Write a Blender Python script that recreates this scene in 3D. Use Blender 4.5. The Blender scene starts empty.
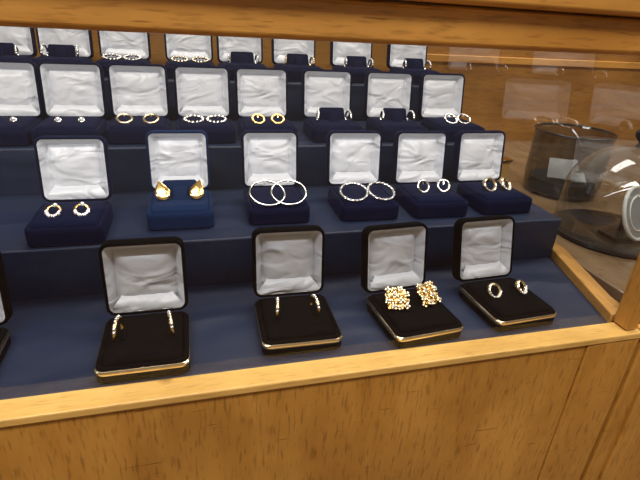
import bpy, math, random
from mathutils import Matrix, Vector
random.seed(4)
S=0.27; ZC=1.25
def P(x,y,z): return Vector((x*S,y*S,z*S+ZC))
scene=bpy.context.scene
scene.view_settings.view_transform='Standard'
scene.view_settings.exposure=0.0

# ---------------- materials ----------------
def newmat(name):
    m=bpy.data.materials.new(name); m.use_nodes=True
    return m,m.node_tree.nodes,m.node_tree.links,m.node_tree.nodes['Principled BSDF']
def simple(name,col,rough=.5,metal=0,sheen=0,bump=0,bscale=200,spec=.5,var=0,folds=0):
    m,n,l,b=newmat(name)
    b.inputs['Base Color'].default_value=(*col,1); b.inputs['Roughness'].default_value=rough
    b.inputs['Metallic'].default_value=metal; b.inputs['Specular IOR Level'].default_value=spec
    if sheen:
        b.inputs['Sheen Weight'].default_value=sheen; b.inputs['Sheen Roughness'].default_value=.4
        b.inputs['Sheen Tint'].default_value=(*[min(1,c*7+.06) for c in col],1)
    tc=n.new('ShaderNodeTexCoord')
    if bump or var:
        t=n.new('ShaderNodeTexNoise'); t.inputs['Scale'].default_value=bscale; t.inputs['Detail'].default_value=4
        l.new(tc.outputs['Object'],t.inputs['Vector'])
        if bump:
            bp=n.new('ShaderNodeBump'); bp.inputs['Strength'].default_value=bump; bp.inputs['Distance'].default_value=.001
            l.new(t.outputs['Fac'],bp.inputs['Height']); l.new(bp.outputs['Normal'],b.inputs['Normal'])
            if folds:
                mp=n.new('ShaderNodeMapping'); mp.inputs['Scale'].default_value=(9,16,16)
                l.new(tc.outputs['Object'],mp.inputs['Vector'])
                f=n.new('ShaderNodeTexNoise'); f.inputs['Scale'].default_value=1; f.inputs['Detail'].default_value=1; f.inputs['Distortion'].default_value=.6
                l.new(mp.outputs[0],f.inputs['Vector'])
                b2=n.new('ShaderNodeBump'); b2.inputs['Strength'].default_value=folds; b2.inputs['Distance'].default_value=.02
                l.new(f.outputs['Fac'],b2.inputs['Height']); l.new(b2.outputs['Normal'],bp.inputs['Normal'])
        if var:
            r=n.new('ShaderNodeValToRGB')
            r.color_ramp.elements[0].position=.35; r.color_ramp.elements[1].position=.65
            r.color_ramp.elements[0].color=(*[c*(1-var) for c in col],1)
            r.color_ramp.elements[1].color=(*[min(1,c*(1+var)) for c in col],1)
            l.new(t.outputs['Fac'],r.inputs['Fac']); l.new(r.outputs['Color'],b.inputs['Base Color'])
    return m
def wood(name,dark,light,scale,rough=.3,streak=.3):
    m,n,l,b=newmat(name)
    tc=n.new('ShaderNodeTexCoord')
    def noise(k,det,dist=0,sc=None,rot=(0,0,0)):
        mp=n.new('ShaderNodeMapping'); mp.inputs['Scale'].default_value=sc or [s*k for s in scale]; mp.inputs['Rotation'].default_value=rot
        l.new(tc.outputs['Object'],mp.inputs['Vector'])
        a=n.new('ShaderNodeTexNoise'); a.inputs['Scale'].default_value=1; a.inputs['Detail'].default_value=det; a.inputs['Distortion'].default_value=dist
        l.new(mp.outputs['Vector'],a.inputs['Vector']); return a
    def mulramp(src,fac,p0,p1,c0,prev,c1=(1,1,1,1)):
        r=n.new('ShaderNodeValToRGB'); r.color_ramp.elements[0].position=p0; r.color_ramp.elements[1].position=p1
        r.color_ramp.elements[0].color=c0; r.color_ramp.elements[1].color=c1
        l.new(src.outputs['Fac'],r.inputs['Fac'])
        x=n.new('ShaderNodeMixRGB'); x.blend_type='MULTIPLY'; x.inputs['Fac'].default_value=fac
        l.new(prev,x.inputs['Color1']); l.new(r.outputs['Color'],x.inputs['Color2']); return x.outputs['Color']
    a=noise(1,5,.5)
    r=n.new('ShaderNodeValToRGB'); r.color_ramp.elements[0].position=.28; r.color_ramp.elements[1].position=.72
    r.color_ramp.elements[0].color=(*dark,1); r.color_ramp.elements[1].color=(*light,1)
    l.new(a.outputs['Fac'],r.inputs['Fac'])
    c=noise(9,2)
    out=mulramp(c,1,.30,.46,(1-streak,1-streak*1.05,1-streak*1.1,1),r.outputs['Color'])
    out=mulramp(noise(1,4,.3,(9,9,9)),.85,.32,.62,(.72,.68,.60,1),out)           # worn varnish patches
    out=mulramp(noise(1,1,.2,(30,30,420),(.3,.5,.2)),.8,.235,.28,(.45,.38,.30,1),out)  # thin scratches
    l.new(out,b.inputs['Base Color'])
    b.inputs['Roughness'].default_value=rough
    bp=n.new('ShaderNodeBump'); bp.inputs['Strength'].default_value=.12; bp.inputs['Distance'].default_value=.0006
    l.new(c.outputs['Fac'],bp.inputs['Height']); l.new(bp.outputs['Normal'],b.inputs['Normal'])
    return m
def glassmat(name,tint=(1,1,1),f0=.04,rough=.0,mx_=1.0):
    m=bpy.data.materials.new(name); m.use_nodes=True; n=m.node_tree.nodes; l=m.node_tree.links; n.clear()
    o=n.new('ShaderNodeOutputMaterial'); t=n.new('ShaderNodeBsdfTransparent'); g=n.new('ShaderNodeBsdfGlossy')
    t.inputs['Color'].default_value=(*tint,1); g.inputs['Roughness'].default_value=rough
    ge=n.new('ShaderNodeNewGeometry')
    d=n.new('ShaderNodeVectorMath'); d.operation='DOT_PRODUCT'; l.new(ge.outputs['Normal'],d.inputs[0]); l.new(ge.outputs['Incoming'],d.inputs[1])
    def mth(op,a,b=None):
        q=n.new('ShaderNodeMath'); q.operation=op
        for i,v in enumerate((a,b)):
            if v is None: continue
            if isinstance(v,(int,float)): q.inputs[i].default_value=v
            else: l.new(v,q.inputs[i])
        return q.outputs[0]
    c=mth('ABSOLUTE',d.outputs['Value']); c=mth('SUBTRACT',1.0,c); c=mth('POWER',c,5.0); c=mth('MULTIPLY',c,1-f0); c=mth('ADD',c,f0); c=mth('MULTIPLY',c,mx_)
    mx=n.new('ShaderNodeMixShader'); l.new(c,mx.inputs[0]); l.new(t.outputs[0],mx.inputs[1]); l.new(g.outputs[0],mx.inputs[2])
    l.new(mx.outputs[0],o.inputs[0]); return m
def satinmat():
    m,n,l,b=newmat('white_satin')
    b.inputs['Base Color'].default_value=(.66,.68,.73,1); b.inputs['Roughness'].default_value=.33
    b.inputs['Sheen Weight'].default_value=.1
    tc=n.new('ShaderNodeTexCoord'); oi=n.new('ShaderNodeObjectInfo')
    ad=n.new('ShaderNodeVectorMath'); ad.operation='ADD'
    sc=n.new('ShaderNodeVectorMath'); sc.operation='SCALE'; sc.inputs['Scale'].default_value=3
    cb=n.new('ShaderNodeCombineXYZ')
    l.new(oi.outputs['Random'],cb.inputs[0]); l.new(oi.outputs['Random'],cb.inputs[2]); l.new(cb.outputs[0],sc.inputs[0])
    l.new(tc.outputs['Object'],ad.inputs[0]); l.new(sc.outputs[0],ad.inputs[1])
    mp=n.new('ShaderNodeMapping'); mp.inputs['Scale'].default_value=(24,24,48); mp.inputs['Rotation'].default_value=(0,.45,0)
    l.new(ad.outputs[0],mp.inputs['Vector'])
    t=n.new('ShaderNodeTexNoise'); t.inputs['Scale'].default_value=1; t.inputs['Detail'].default_value=1.4; t.inputs['Distortion'].default_value=1.0
    l.new(mp.outputs[0],t.inputs['Vector'])
    bp=n.new('ShaderNodeBump'); bp.inputs['Strength'].default_value=.75; bp.inputs['Distance'].default_value=.010
    l.new(t.outputs['Fac'],bp.inputs['Height']); l.new(bp.outputs['Normal'],b.inputs['Normal'])
    return m
M={}
M['black']=simple('black_velvet',(.0022,.0022,.003),.9,sheen=.03,bump=.3,bscale=900,spec=.05)
M['navy']=simple('navy_velvet',(.0035,.0055,.023),.9,sheen=.18,bump=.3,bscale=900,spec=.06)
M['blue']=simple('blue_velvet',(.006,.016,.052),.9,sheen=.2,bump=.3,bscale=900,spec=.06)
M['step']=simple('navy_display_fabric',(.0075,.0155,.043),.48,bump=.35,bscale=700,spec=.4,var=.15,folds=.35)
M['satin']=satinmat()
M['gold']=simple('polished_gold',(.95,.66,.25),.18,1)
M['palegold']=simple('pale_gold_trim',(.88,.74,.48),.22,1)
M['silver']=simple('silver_metal',(.9,.88,.84),.12,1)
M['crystal']=simple('crystal_stone',(.92,.93,.95),.05,.6,spec=1)
woodV=wood('oak_vertical_grain',(.47,.215,.038),(.61,.31,.068),(40,40,6),streak=.33)
woodH=wood('oak_horizontal_grain',(.58,.265,.050),(.73,.365,.085),(6,55,55))
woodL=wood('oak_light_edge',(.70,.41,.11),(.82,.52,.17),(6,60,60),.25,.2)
woodY=wood('oak_depth_grain',(.45,.22,.05),(.60,.32,.09),(50,6,50))
woodC=wood('counter_brown',(.20,.125,.065),(.28,.18,.10),(50,6,50),.2)
woodB=wood('oak_back_panel',(.33,.145,.028),(.44,.21,.048),(5,36,36),.3)
M['glass']=glassmat('clear_glass',f0=.05)
M['sideglass']=glassmat('side_clear_glass',(.93,.95,.95),f0=.12)
M['smoke']=glassmat('smoked_glass',(.46,.47,.48),.08)
M['dome']=glassmat('cloche_glass',(.88,.90,.90),.11)

# ---------------- mesh builder ----------------
class MB:
    def __init__(s): s.v=[];s.f=[];s.m=[];s.sm=[];s.mats=[]
    def mi(s,mat):
        if mat not in s.mats: s.mats.append(mat)
        return s.mats.index(mat)
    def loft(s,rings,mat,c0=True,c1=True,xf=None,smooth=True,closed=True):
        k=s.mi(mat); n=len(rings[0]); b=len(s.v)
        for r in rings:
            for p in r:
                p=Vector(p); s.v.append(xf@p if xf else p)
        for i in range(len(rings)-1):
            for j in range(n if closed else n-1):
                a=b+i*n+j; c=b+i*n+(j+1)%n
                s.f.append((a,c,c+n,a+n)); s.m.append(k); s.sm.append(smooth)
        if c0: s.f.append(tuple(b+j for j in reversed(range(n)))); s.m.append(k); s.sm.append(smooth)
        if c1: s.f.append(tuple(b+(len(rings)-1)*n+j for j in range(n))); s.m.append(k); s.sm.append(smooth)
    def box(s,x0,x1,y0,y1,z0,z1,mat,xf=None):
        s.loft([[(x0,y0,z),(x1,y0,z),(x1,y1,z),(x0,y1,z)] for z in (z0,z1)],mat,xf=xf,smooth=False)
    def prism(s,poly,z0,z1,mat,xf=None):
        s.loft([[(x,y,z) for x,y in poly] for z in (z0,z1)],mat,xf=xf,smooth=False)
    def torus(s,R,r,mat,xf=None,N=32,n=8,arc=1.0,sq=1.0):
        rings=[]
        cnt=N if arc>=1 else N+1
        for i in range(cnt+(1 if arc>=1 else 0)):
            t=2*math.pi*arc*i/N
            rings.append([((R+r*math.cos(2*math.pi*j/n))*math.cos(t),(R+r*math.cos(2*math.pi*j/n))*math.sin(t),r*sq*math.sin(2*math.pi*j/n)) for j in range(n)])
        s.loft(rings,mat,arc<1,arc<1,xf)
    def lathe(s,prof,mat,xf=None,N=40,c0=False,c1=False):
        s.loft([[(r*math.cos(2*math.pi*j/N),r*math.sin(2*math.pi*j/N),z) for j in range(N)] for r,z in prof],mat,c0,c1,xf)
    def ball(s,c,r,mat,xf=None,N=10,sc=(1,1,1)):
        rings=[]
        for i in range(1,6):
            a=math.pi*i/6
            rings.append([(c[0]+sc[0]*r*math.sin(a)*math.cos(2*math.pi*j/N),c[1]+sc[1]*r*math.sin(a)*math.sin(2*math.pi*j/N),c[2]-sc[2]*r*math.cos(a)) for j in range(N)])
        s.loft(rings,mat,True,True,xf)
    def obj(s,name,loc=(0,0,0),rz=0,parent=None,bevel=0,scale=S):
        me=bpy.data.meshes.new(name)
        me.from_pydata([tuple(v*scale) for v in s.v],[],s.f)
        for mt in s.mats: me.materials.append(mt)
        for p,k,q in zip(me.polygons,s.m,s.sm): p.material_index=k; p.use_smooth=q
        me.update()
        import bmesh
        bm=bmesh.new(); bm.from_mesh(me); bmesh.ops.recalc_face_normals(bm,faces=bm.faces); bm.to_mesh(me); bm.free()
        me.set_sharp_from_angle(angle=math.radians(48))
        o=bpy.data.objects.new(name,me); scene.collection.objects.link(o)
        o.location=loc; o.rotation_euler=(0,0,rz)
        if parent: o.parent=parent
        if bevel:
            b=o.modifiers.new('bevel','BEVEL'); b.width=bevel; b.segments=3; b.limit_method='ANGLE'
        return o
def rrect(hw,hd,r,z,n=5,cy=0):
    pts=[]
    for q,(sx,sy) in enumerate(((1,1),(-1,1),(-1,-1),(1,-1))):
        for i in range(n+1):
            a=math.pi/2*q+math.pi/2*i/n
            pts.append(((hw-r)*sx+r*math.cos(a),cy+(hd-r)*sy+r*math.sin(a),z))
    return pts

# ---------------- boxes ----------------
W=.260; D=.272
def jewelry_box(x,yf,z,rz=0,kind='navy',lean=9,flap=False,slots=False,w=None,d=D):
    black=(kind=='black'); vel=M[kind]; hb=.055 if black else .072
    w=w or (.265 if black else W)
    b=MB(); hw,hd=w/2,d/2
    b.loft([rrect(hw-.006,hd-.006,.024,0.001),rrect(hw,hd,.028,.006),rrect(hw,hd,.028,hb-.022)],vel,True,False)
    if black:
        b.loft([rrect(hw+.001,hd+.001,.028,hb-.024),rrect(hw+.003,hd+.003,.03,hb-.021),rrect(hw+.003,hd+.003,.03,hb-.012),rrect(hw-.001,hd-.001,.028,hb-.008)],M['palegold'],False,False)
        b.loft([rrect(hw-.001,hd-.001,.028,hb-.008),rrect(hw-.008,hd-.008,.022,hb)],vel,False,False)
    else:
        b.loft([rrect(hw,hd,.028,hb-.022),rrect(hw-.001,hd-.001,.028,hb-.006),rrect(hw-.008,hd-.008,.022,hb)],vel,False,False)
    g=.016
    b.loft([rrect(hw-.008,hd-.008,.022,hb),rrect(hw-g,hd-g,.018,hb-.004),rrect(hw-g-.002,hd-g-.002,.018,hb-.010),
            rrect(hw-g-.004,hd-g-.004,.018,hb+.002),rrect(hw-g-.012,hd-g-.012,.018,hb+.009),rrect(hw-g-.04,hd-g-.04,.02,hb+.012)],vel,False,True)
    zp=hb+.011
    if flap:
        xf=Matrix.Translation((0,.035,zp-.004))@Matrix.Rotation(math.radians(-22),4,'X')
        b.loft([rrect(.072,.007,.006,0),rrect(.072,.008,.007,.03),rrect(.07,.008,.007,.062),rrect(.062,.005,.004,.070)],vel,True,True,xf)
        b.loft([rrect(.03,.012,.008,-.0),rrect(.026,.010,.008,.05),rrect(.02,.004,.003,.056)],vel,True,True,Matrix.Translation((0,-.005,zp-.004))@Matrix.Rotation(math.radians(-18),4,'X'))
    if slots:
        for sx in(-.062,.062):
            b.loft([rrect(.007,.045,.006,zp-.003),rrect(.006,.044,.005,zp+.004),rrect(.003,.04,.002,zp+.005)],vel,False,True,Matrix.Translation((sx,.02,0)))
    th=math.radians(90-lean)
    Lx=Matrix(((1,0,0,0),(0,math.cos(th),math.sin(th),hd+.002),(0,math.sin(th),-math.cos(th),hb-.004),(0,0,0,1)))
    Lh=d/2*.955; dl=.056
    def rr(i,r,n): return rrect(hw-i,Lh-i,r,n,cy=Lh)
    b.loft([rr(.012,.02,.012),rr(.011,.022,.002),rr(.007,.026,-.001),rr(.002,.03,.002),rr(0,.032,.008),rr(0,.032,dl-.014),rr(.004,.03,dl-.005),rr(.014,.024,dl),rr(.05,.02,dl+.003)],vel,False,True,Lx)
    sat=M['satin']
    b.loft([rr(.010,.021,.003),rr(.014,.018,.006),rr(.024,.014,.022),rr(.032,.010,.040),rr(.035,.010,.042),rr(.039,.012,.036),rr(.050,.014,.027),rr(.070,.015,.020),rr(.095,.015,.016)],sat,False,True,Lx)
    sk=[]
    for (v,nn,ins) in((.006,.034,.030),(.010,.004,.018),(.024,-.001,.020),(.042,.006,.030),(.060,.020,.046),(.066,.030,.050)):
        sk.append([(-hw+ins+(2*(hw-ins))*k/8,v,nn+.0022*math.sin(k*2.3+v*60)) for k in range(9)])
    b.loft(sk,sat,False,False,Lx,closed=False)
    c=Vector((x-math.sin(rz)*hd, yf+hd*math.cos(rz), z))
    b.obj('earring_box',P(*c),rz)
    return c,rz,zp

def T(x,y,z,rx=0,ry=0,rz=0):
    return Matrix.Translation((x,y,z))@Matrix.Rotation(math.radians(rz),4,'Z')@Matrix.Rotation(math.radians(ry),4,'Y')@Matrix.Rotation(math.radians(rx),4,'X')
def earrings(box,kind,R=.04,sep=.06,metal='gold',yo=0,tilt=50,xo=0,r=None):
    c,rz,zp=box; b=MB(); m=M[metal]; nm='hoop_earrings'
    for s in(-1,1):
        X=xo+s*sep
        if kind=='slot':
            xf=T(X,yo,zp+R*.5,0,90,s*9)
            b.torus(R,r or .0045,m,xf,sq=1.3)
            for q in range(7):
                a=math.radians(150+q*16)
                b.ball((R*math.cos(a)*1.05,R*math.sin(a)*1.05,0),.005,M['crystal'],xf,N=6)
        elif kind=='hoop':
            a=math.radians(tilt)
            xf=T(X,yo,zp+R*math.sin(a)+.003,tilt,0,s*(-6))
            b.torus(R,r or .0045,m,xf)
            b.box(-.002,.002,R-.02,R,-.002,.002,m,xf)
        elif kind=='gem':
            a=math.radians(tilt); xf=T(X,yo,zp+R*math.sin(a)+.004,tilt,0,s*10)
            b.torus(R,.005,m,xf)
            for i in range(20):
                t=2*math.pi*i/20
                b.ball((R*math.cos(t),R*math.sin(t),.004),.0055,M['crystal'],xf,N=6)
        elif kind=='stud':
            nm='stud_earrings'
            b.torus(.012,.004,m,T(X,yo,zp+.006,35))
            b.ball((X,yo,zp+.010),.011,M['crystal'],N=8)
        elif kind=='beaded':   # small thick hoops: gold ring with stone-set front
            xf=T(X,yo,zp+R*.62,42,0,s*10)
            b.torus(R,.0055,M['gold'],xf)
            for i in range(9):
                t=math.pi*(1.05+.9*i/8)
                b.ball((R*math.cos(t),R*math.sin(t),.003),.0085,M['crystal'] if i%2 else m,xf,N=7)
            b.ball((R*.2,R*.95,.006),.009,M['crystal'],xf,N=7)
        elif kind=='leaf':
            nm='teardrop_earrings'
            xf=T(X,yo,zp+.036,52,0,0)@Matrix.Rotation(math.radians(-s*16),4,'Z')
            rings=[]
            for t,wd in((-.040,.004),(-.037,.014),(-.028,.024),(-.014,.030),(.002,.029),(.018,.022),(.032,.012),(.044,.004),(.048,.001)):
                rings.append([(wd*math.cos(2*math.pi*j/14),t,.2*wd*math.sin(2*math.pi*j/14)) for j in range(14)])
            b.loft(rings,m,True,True,xf)
            for q in(-1,0,1):
                b.ball((q*.012,-.006,.005),.026-.004*abs(q),M['palegold'] if q==0 else m,xf@Matrix.Rotation(math.radians(q*14),4,'Z'),sc=(.12,1,.10),N=8)
        elif kind=='cluster':
            nm='flower_cluster_earrings'
            base=T(X,yo,zp+.032,34,s*3,s*14)
            for i in range(4):
                for j in range(4):
                    if s<0 and (i,j) in((0,0),(3,3)): continue
                    px,py=(i-1.5)*.023+(j-1.5)*.003,(j-1.5)*.023
                    for q in range(4):
                        a=math.pi/2*q+.5*(i+j)
                        b.ball((px+.0072*math.cos(a),py+.0072*math.sin(a),.006*((i+j)%2)),.0066,M['palegold'],base,N=7,sc=(1,1,.7))
                    b.ball((px,py,.007+.006*((i+j)%2)),.0055,M['crystal'] if (i+j)%2 else m,base,N=6)
            b.box(-.036,.036,-.036,.036,-.009,-.004,m,base)
        elif kind=='huggie':
            xf=T(X,yo,zp+R*.75,52,0,s*12+18)
            b.torus(R,r or .006,m,xf,sq=1.5)
            for i in range(7):
                t=2*math.pi*(i/14)+3.3
                b.ball((R*math.cos(t),R*math.sin(t),.007),.005,M['crystal'],xf,N=6)
        elif kind=='twist':
            xf=T(X,yo,zp+.014,25,0,s*(-12))
            for i in range(14):
                t=math.pi*2*(i/14)
                b.ball((.045*math.cos(t),.026*math.sin(t),0),.009,M['silver'] if i%2 else m,xf,N=7)
    b.obj(nm,P(*c),rz)

Z1,Z2,Z3,Z4=-1,-.8,-.59,-.37
row1=[(-.730,1.165,0.02),(-.183,1.160,0.0),(.308,1.190,-.02),(.752,1.160,.08),(1.152,1.178,.05)]
bx=[jewelry_box(x,y,Z1,rz,'black',lean=l,slots=True) for (x,y,rz),l in zip(row1,(8,6,8,11,14))]
earrings(bx[0],'slot',.036,.075,yo=.01)
earrings(bx[1],'slot',.040,.078,yo=.01)
earrings(bx[2],'slot',.036,.066,yo=.01)
earrings(bx[3],'cluster',sep=.064,yo=.02)
earrings(bx[4],'huggie',.026,.062,'palegold',yo=.005)
row2=[(-.467,1.692,'navy',0),(-.066,1.785,'blue',0),(.334,1.785,'navy',-.01),(.735,1.775,'navy',-.02),(1.075,1.765,'navy',-.02),(1.422,1.765,'navy',0.02)]
bx=[jewelry_box(x,y,Z2,rz,k,lean=9,flap=(i in(1,)),w=(.27 if i>2 else None)) for i,(x,y,k,rz) in enumerate(row2)]
earrings(bx[0],'beaded',.023,.048,'silver',yo=-.03)
earrings(bx[1],'leaf',sep=.070,yo=-.005)
earrings(bx[2],'hoop',.074,.046,'silver',yo=-.06,tilt=24,r=.004)
earrings(bx[3],'gem',.060,.064,'silver',yo=-.055,tilt=20)
earrings(bx[4],'hoop',.028,.052,'silver',yo=-.01,tilt=58,r=.006)
earrings(bx[5],'huggie',.032,.045,'palegold',yo=-.015,r=.007)
row3=[(-.84,2.30,0),(-.552,2.30,0),(-.250,2.32,0),(.064,2.32,0),(.375,2.32,0),(.735,2.32,-.02),(1.10,2.32,-.04),(1.458,2.32,.01)]
bx=[jewelry_box(x,y,Z3,rz,'navy',flap=(i in(5,6)),w=.283,d=.275) for i,(x,y,rz) in enumerate(row3)]
earrings(bx[0],'stud',sep=.055,metal='silver'); earrings(bx[1],'stud',sep=.05,metal='silver')
earrings(bx[2],'hoop',.033,.06,'palegold',tilt=26,r=.006,yo=-.04); earrings(bx[3],'twist',sep=.055,metal='silver',yo=-.03)
earrings(bx[4],'hoop',.03,.05,'gold',tilt=34,r=.007,yo=-.05)
earrings(bx[5],'slot',.036,.085,'silver',yo=.01); earrings(bx[6],'slot',.036,.085,'silver',yo=.01)
earrings(bx[7],'hoop',.036,.042,'silver',tilt=34,r=.006,yo=-.04)
row4=[(-.99,2.93,0),(-.690,2.95,0),(-.364,2.95,0),(.010,2.95,0),(.325,2.95,0),(.675,2.95,0),(1.065,2.95,-.03),(1.48,2.95,-.02)]
bx=[jewelry_box(x,y,Z4,rz,'navy',flap=(i in(0,1,4,5,6,7)),w=.288,d=.278) for i,(x,y,rz) in enumerate(row4)]
earrings(bx[0],'slot',.032,.085,'silver',yo=.02); earrings(bx[1],'slot',.04,.085,'silver',yo=.03)
earrings(bx[2],'twist',sep=.055,metal='silver',yo=-.03); earrings(bx[3],'twist',sep=.06,metal='palegold',yo=-.03)
for k in(4,5,6,7): earrings(bx[k],'slot',.034,.085,'silver' if k!=5 else 'gold',yo=.0)

# ---------------- stepped riser ----------------
b=MB(); st=M['step']; XL=-2.4
b.prism([(XL,1.150),(1.50,1.150),(1.66,1.68),(XL,1.68)],-1.04,Z1,st)
for y0,y1,z in((1.68,2.27,Z2),(2.27,2.88,Z3),(2.88,3.56,Z4)):
    b.prism([(XL,y0),(1.66,y0),(1.66,y1),(XL,y1)],-1.04,z,st)
b.obj('stepped_display_riser',P(0,0,0),bevel=.0022)

# ---------------- display case ----------------
case=bpy.data.objects.new('display_case',None); scene.collection.objects.link(case)
zf=-ZC/S
def part(name,fn,mat,bevel=.0015,loc=(0,0,0)):
    b=MB(); fn(b,mat); return b.obj(name,P(*loc),parent=case,bevel=bevel)
part('front_panel',lambda b,m:b.box(XL,1.34,1.078,1.13,zf,-1.024,m),woodV)
part('corner_stile',lambda b,m:b.box(1.343,1.575,1.072,1.13,zf,-1.024,m),woodV)
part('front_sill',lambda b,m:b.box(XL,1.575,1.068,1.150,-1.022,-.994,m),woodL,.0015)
part('side_sill',lambda b,m:b.prism([(1.503,1.155),(1.575,1.155),(1.735,1.68),(1.735,3.6),(1.664,3.6),(1.664,1.68)],-1.04,-.965,m),woodY)
part('corner_post',lambda b,m:b.box(1.508,1.56,1.085,1.15,-.99,-.048,m),woodV)
part('top_rail',lambda b,m:(b.box(XL,1.60,1.0,1.14,-.046,.035,m),b.box(XL,1.62,.975,1.14,.038,.20,m)),woodH,.003)
part('back_panel',lambda b,m:b.box(XL,1.735,3.6,3.65,zf,.2,m),woodB)
part('case_floor',lambda b,m:b.prism([(XL,1.135),(1.5,1.135),(1.66,1.68),(1.66,3.59),(XL,3.59)],-1.12,-1.045,m),woodY)
part('side_panel',lambda b,m:b.prism([(1.535,1.135),(1.575,1.135),(1.73,1.68),(1.73,3.6),(1.69,3.6),(1.69,1.68)],zf,-1.045,m),woodY)
part('front_glass',lambda b,m:b.loft([[(XL,1.135,z),(1.507,1.135,z)] for z in(-.993,-.047)],m,False,False,smooth=False,closed=False),M['glass'],0)
part('side_glass',lambda b,m:b.loft([[(1.54,1.152,z),(1.70,1.68,z),(1.70,3.58,z)] for z in(-.964,.0)],m,False,False,smooth=False,closed=False),M['sideglass'],0)
part('top_glass',lambda b,m:b.loft([[(XL,1.145,.17),(1.7,1.145,.17)],[(XL,3.595,.17),(1.7,3.595,.17)]],m,False,False,smooth=False,closed=False),M['glass'],0)

em=bpy.data.materials.new('led_diffuser'); em.use_nodes=True
pb=em.node_tree.nodes['Principled BSDF']; pb.inputs['Emission Color'].default_value=(.9,.95,1,1); pb.inputs['Emission Strength'].default_value=3
part('led_strip',lambda b,m:b.box(XL+.1,1.45,1.145,1.175,-.02,.01,m),em,0)
def area(name,loc,target,sx,sy,e,col):
    L=bpy.data.lights.new(name,'AREA'); L.shape='RECTANGLE'; L.size=sx; L.size_y=sy; L.energy=e; L.color=col
    o=bpy.data.objects.new(name,L); scene.collection.objects.link(o); o.location=loc
    o.rotation_euler=(Vector(target)-Vector(loc)).to_track_quat('-Z','Y').to_euler(); return o
o=area('led_strip_light',P(-.3,1.19,-.03),P(-.3,2.6,-.75),1.0,.01,.7,(.92,.96,1)); 

# ---------------- neighbouring counter ----------------
b=MB()
b.box(1.74,6,1.09,3.9,zf,-1.05,woodV); b.box(1.60,1.735,1.07,1.13,zf,-1.05,woodV)
b.box(1.595,6,1.05,1.13,-1.05,-1.0,woodH)
b.box(1.745,6,1.13,3.95,-1.05,-1.0,woodC)
b.box(1.68,5.9,1.06,1.088,-1.2,-1.12,woodH); b.box(1.68,1.78,1.055,1.088,-4.2,-1.2,woodV)
b.obj('side_counter',P(0,0,0),bevel=.002)
b=MB(); b.box(1.745,6,3.96,4.02,zf,.4,woodB); b.box(1.745,6,3.93,3.96,-.3,-.24,woodH)
b.obj('wood_partition',P(0,0,0),bevel=.002)

# smoked glass bowl with cards
b=MB(); r=.24
b.lathe([(0.001,.012),(r*.9,.012),(r*.97,.03),(r,.12),(r,.40),(r+.008,.415),(r+.002,.42),(r-.012,.405)],M['smoke'])
b.torus(r+.002,.006,simple('dark_rim',(.03,.03,.03),.1),T(0,0,.415),N=48)
card=simple('white_card',(.85,.85,.82),.6,var=.08,bscale=60)
dk=simple('dark_display_foam',(.02,.02,.023),.8)
b.lathe([(.001,.020),(r*.85,.020),(r*.85,.10),(.001,.12)],dk)
for (x,y,z,rx,rz,w,h) in((-.10,-.09,.19,60,-30,.085,.065),(.0,-.13,.14,40,-15,.05,.035),(.05,.0,.18,55,10,.06,.04)):
    b.box(-w,w,-h,h,-.003,.003,card,T(x,y,z,rx,0,rz))
b.obj('smoked_glass_bowl',P(2.41,2.55,-1.0))

# glass cloche
b=MB(); r=.30
b.lathe([(.001,0),(r+.01,0),(r+.02,.010),(r+.015,.024),(r-.02,.03),(.001,.03)],simple('dark_wood_base',(.02,.015,.012),.3))
prof=[(r+.006,.03),(r,.045),(r+.002,.1),(r,.22)]
for i in range(1,10):
    a=math.pi/2*i/9.3; prof.append((r*math.cos(a),.22+.27*math.sin(a)))
b.lathe(prof,M['dome'])
blk=simple('black_knob',(.01,.01,.012),.25)
b.lathe([(.001,.485),(.03,.488),(.018,.505),(.022,.515),(.04,.535),(.045,.56),(.03,.58),(.001,.585)],blk)
xf=T(-.03,-.13,.18,68,0,20)
b.torus(.135,.010,card,xf); b.lathe([(.001,-.004),(.13,-.004),(.13,.004),(.001,.006)],simple('grey_dial',(.30,.31,.32),.3),xf)
b.torus(.09,.004,card,T(-.028,-.136,.182,68,0,20))
b.box(-.10,.10,-.06,.06,.03,.05,blk,T(-.03,-.09,0)); b.box(-.012,.012,-.012,.012,.045,.12,blk,T(-.02,-.07,0))
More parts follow.
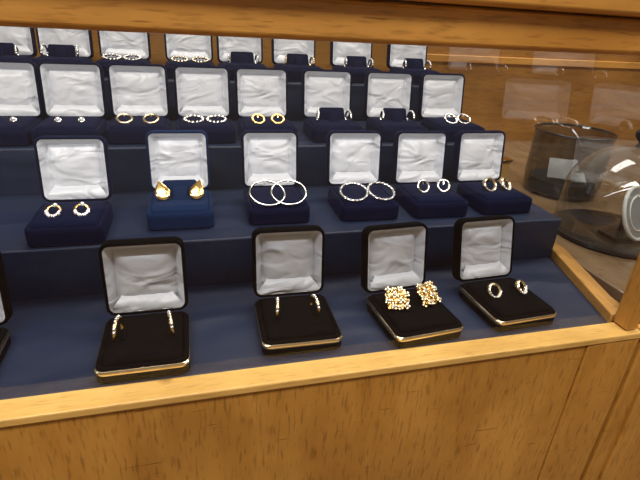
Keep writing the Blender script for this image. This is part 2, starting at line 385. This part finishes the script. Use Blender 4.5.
b.obj('glass_cloche',P(2.20,1.87,-1.0))
b=MB(); b.box(-.10,.10,-.03,.03,0,.14,woodL); b.box(-.11,.11,-.04,.04,.14,.16,M['gold'])
b.obj('gilt_photo_stand',P(2.06,2.80,-1.0),.2,bevel=.001)

# ---------------- room ----------------
wl=simple('painted_wall',(.62,.55,.44),.8,var=.05,bscale=3); ce=simple('ceiling_paint',(.75,.74,.70),.9,var=.03,bscale=4)
fl=wood('floor_boards',(.18,.09,.04),(.30,.16,.08),(2,14,14),.4)
def room(name,x0,x1,y0,y1,z0,z1,mat):
    b=MB(); b.box(x0,x1,y0,y1,z0,z1,mat); return b.obj(name,scale=1)
room('floor',-3,4,-2.6,2,-.1,0,fl); room('ceiling',-3,4,-2.6,2,2.8,2.9,ce)
room('wall_back',-3,4,2,2.1,0,2.8,wl); room('wall_front',-3,4,-2.7,-2.6,0,2.8,wl)
room('wall_left',-3.1,-3,-2.6,2,0,2.8,wl); room('wall_right',4,4.1,-2.6,2,0,2.8,wl)
for i,(x,y,e) in enumerate(((-.5,-.55,32),(1.3,-.5,23),(.3,.9,18),(1.9,.9,15))):
    area('ceiling_light_bulb',(x,y,2.72),(x,y,0),1.1,.4,e,(1,.95,.86))
    b=MB(); b.box(-.6,.6,-.25,.25,0,.04,simple('light_housing',(.8,.8,.8),.5)); b.obj('ceiling_light',(x,y,2.76),scale=1)
w=bpy.data.worlds.new('World'); scene.world=w; w.use_nodes=True
w.node_tree.nodes['Background'].inputs[0].default_value=(.9,.92,1,1); w.node_tree.nodes['Background'].inputs[1].default_value=.3

# ---------------- camera ----------------
Y=Vector((-135,232,-470)).normalized(); X=Vector((1777,117,-470)); X=(X-X.dot(Y)*Y).normalized(); Z=X.cross(Y)
cam=bpy.data.cameras.new('camera'); co=bpy.data.objects.new('camera',cam); scene.collection.objects.link(co)
R=Matrix((X,Y,Z)).to_4x4(); co.matrix_world=Matrix.Translation(P(0,0,0))@R
cam.sensor_width=36; cam.lens=470/640*36; cam.clip_start=.01
scene.camera=co
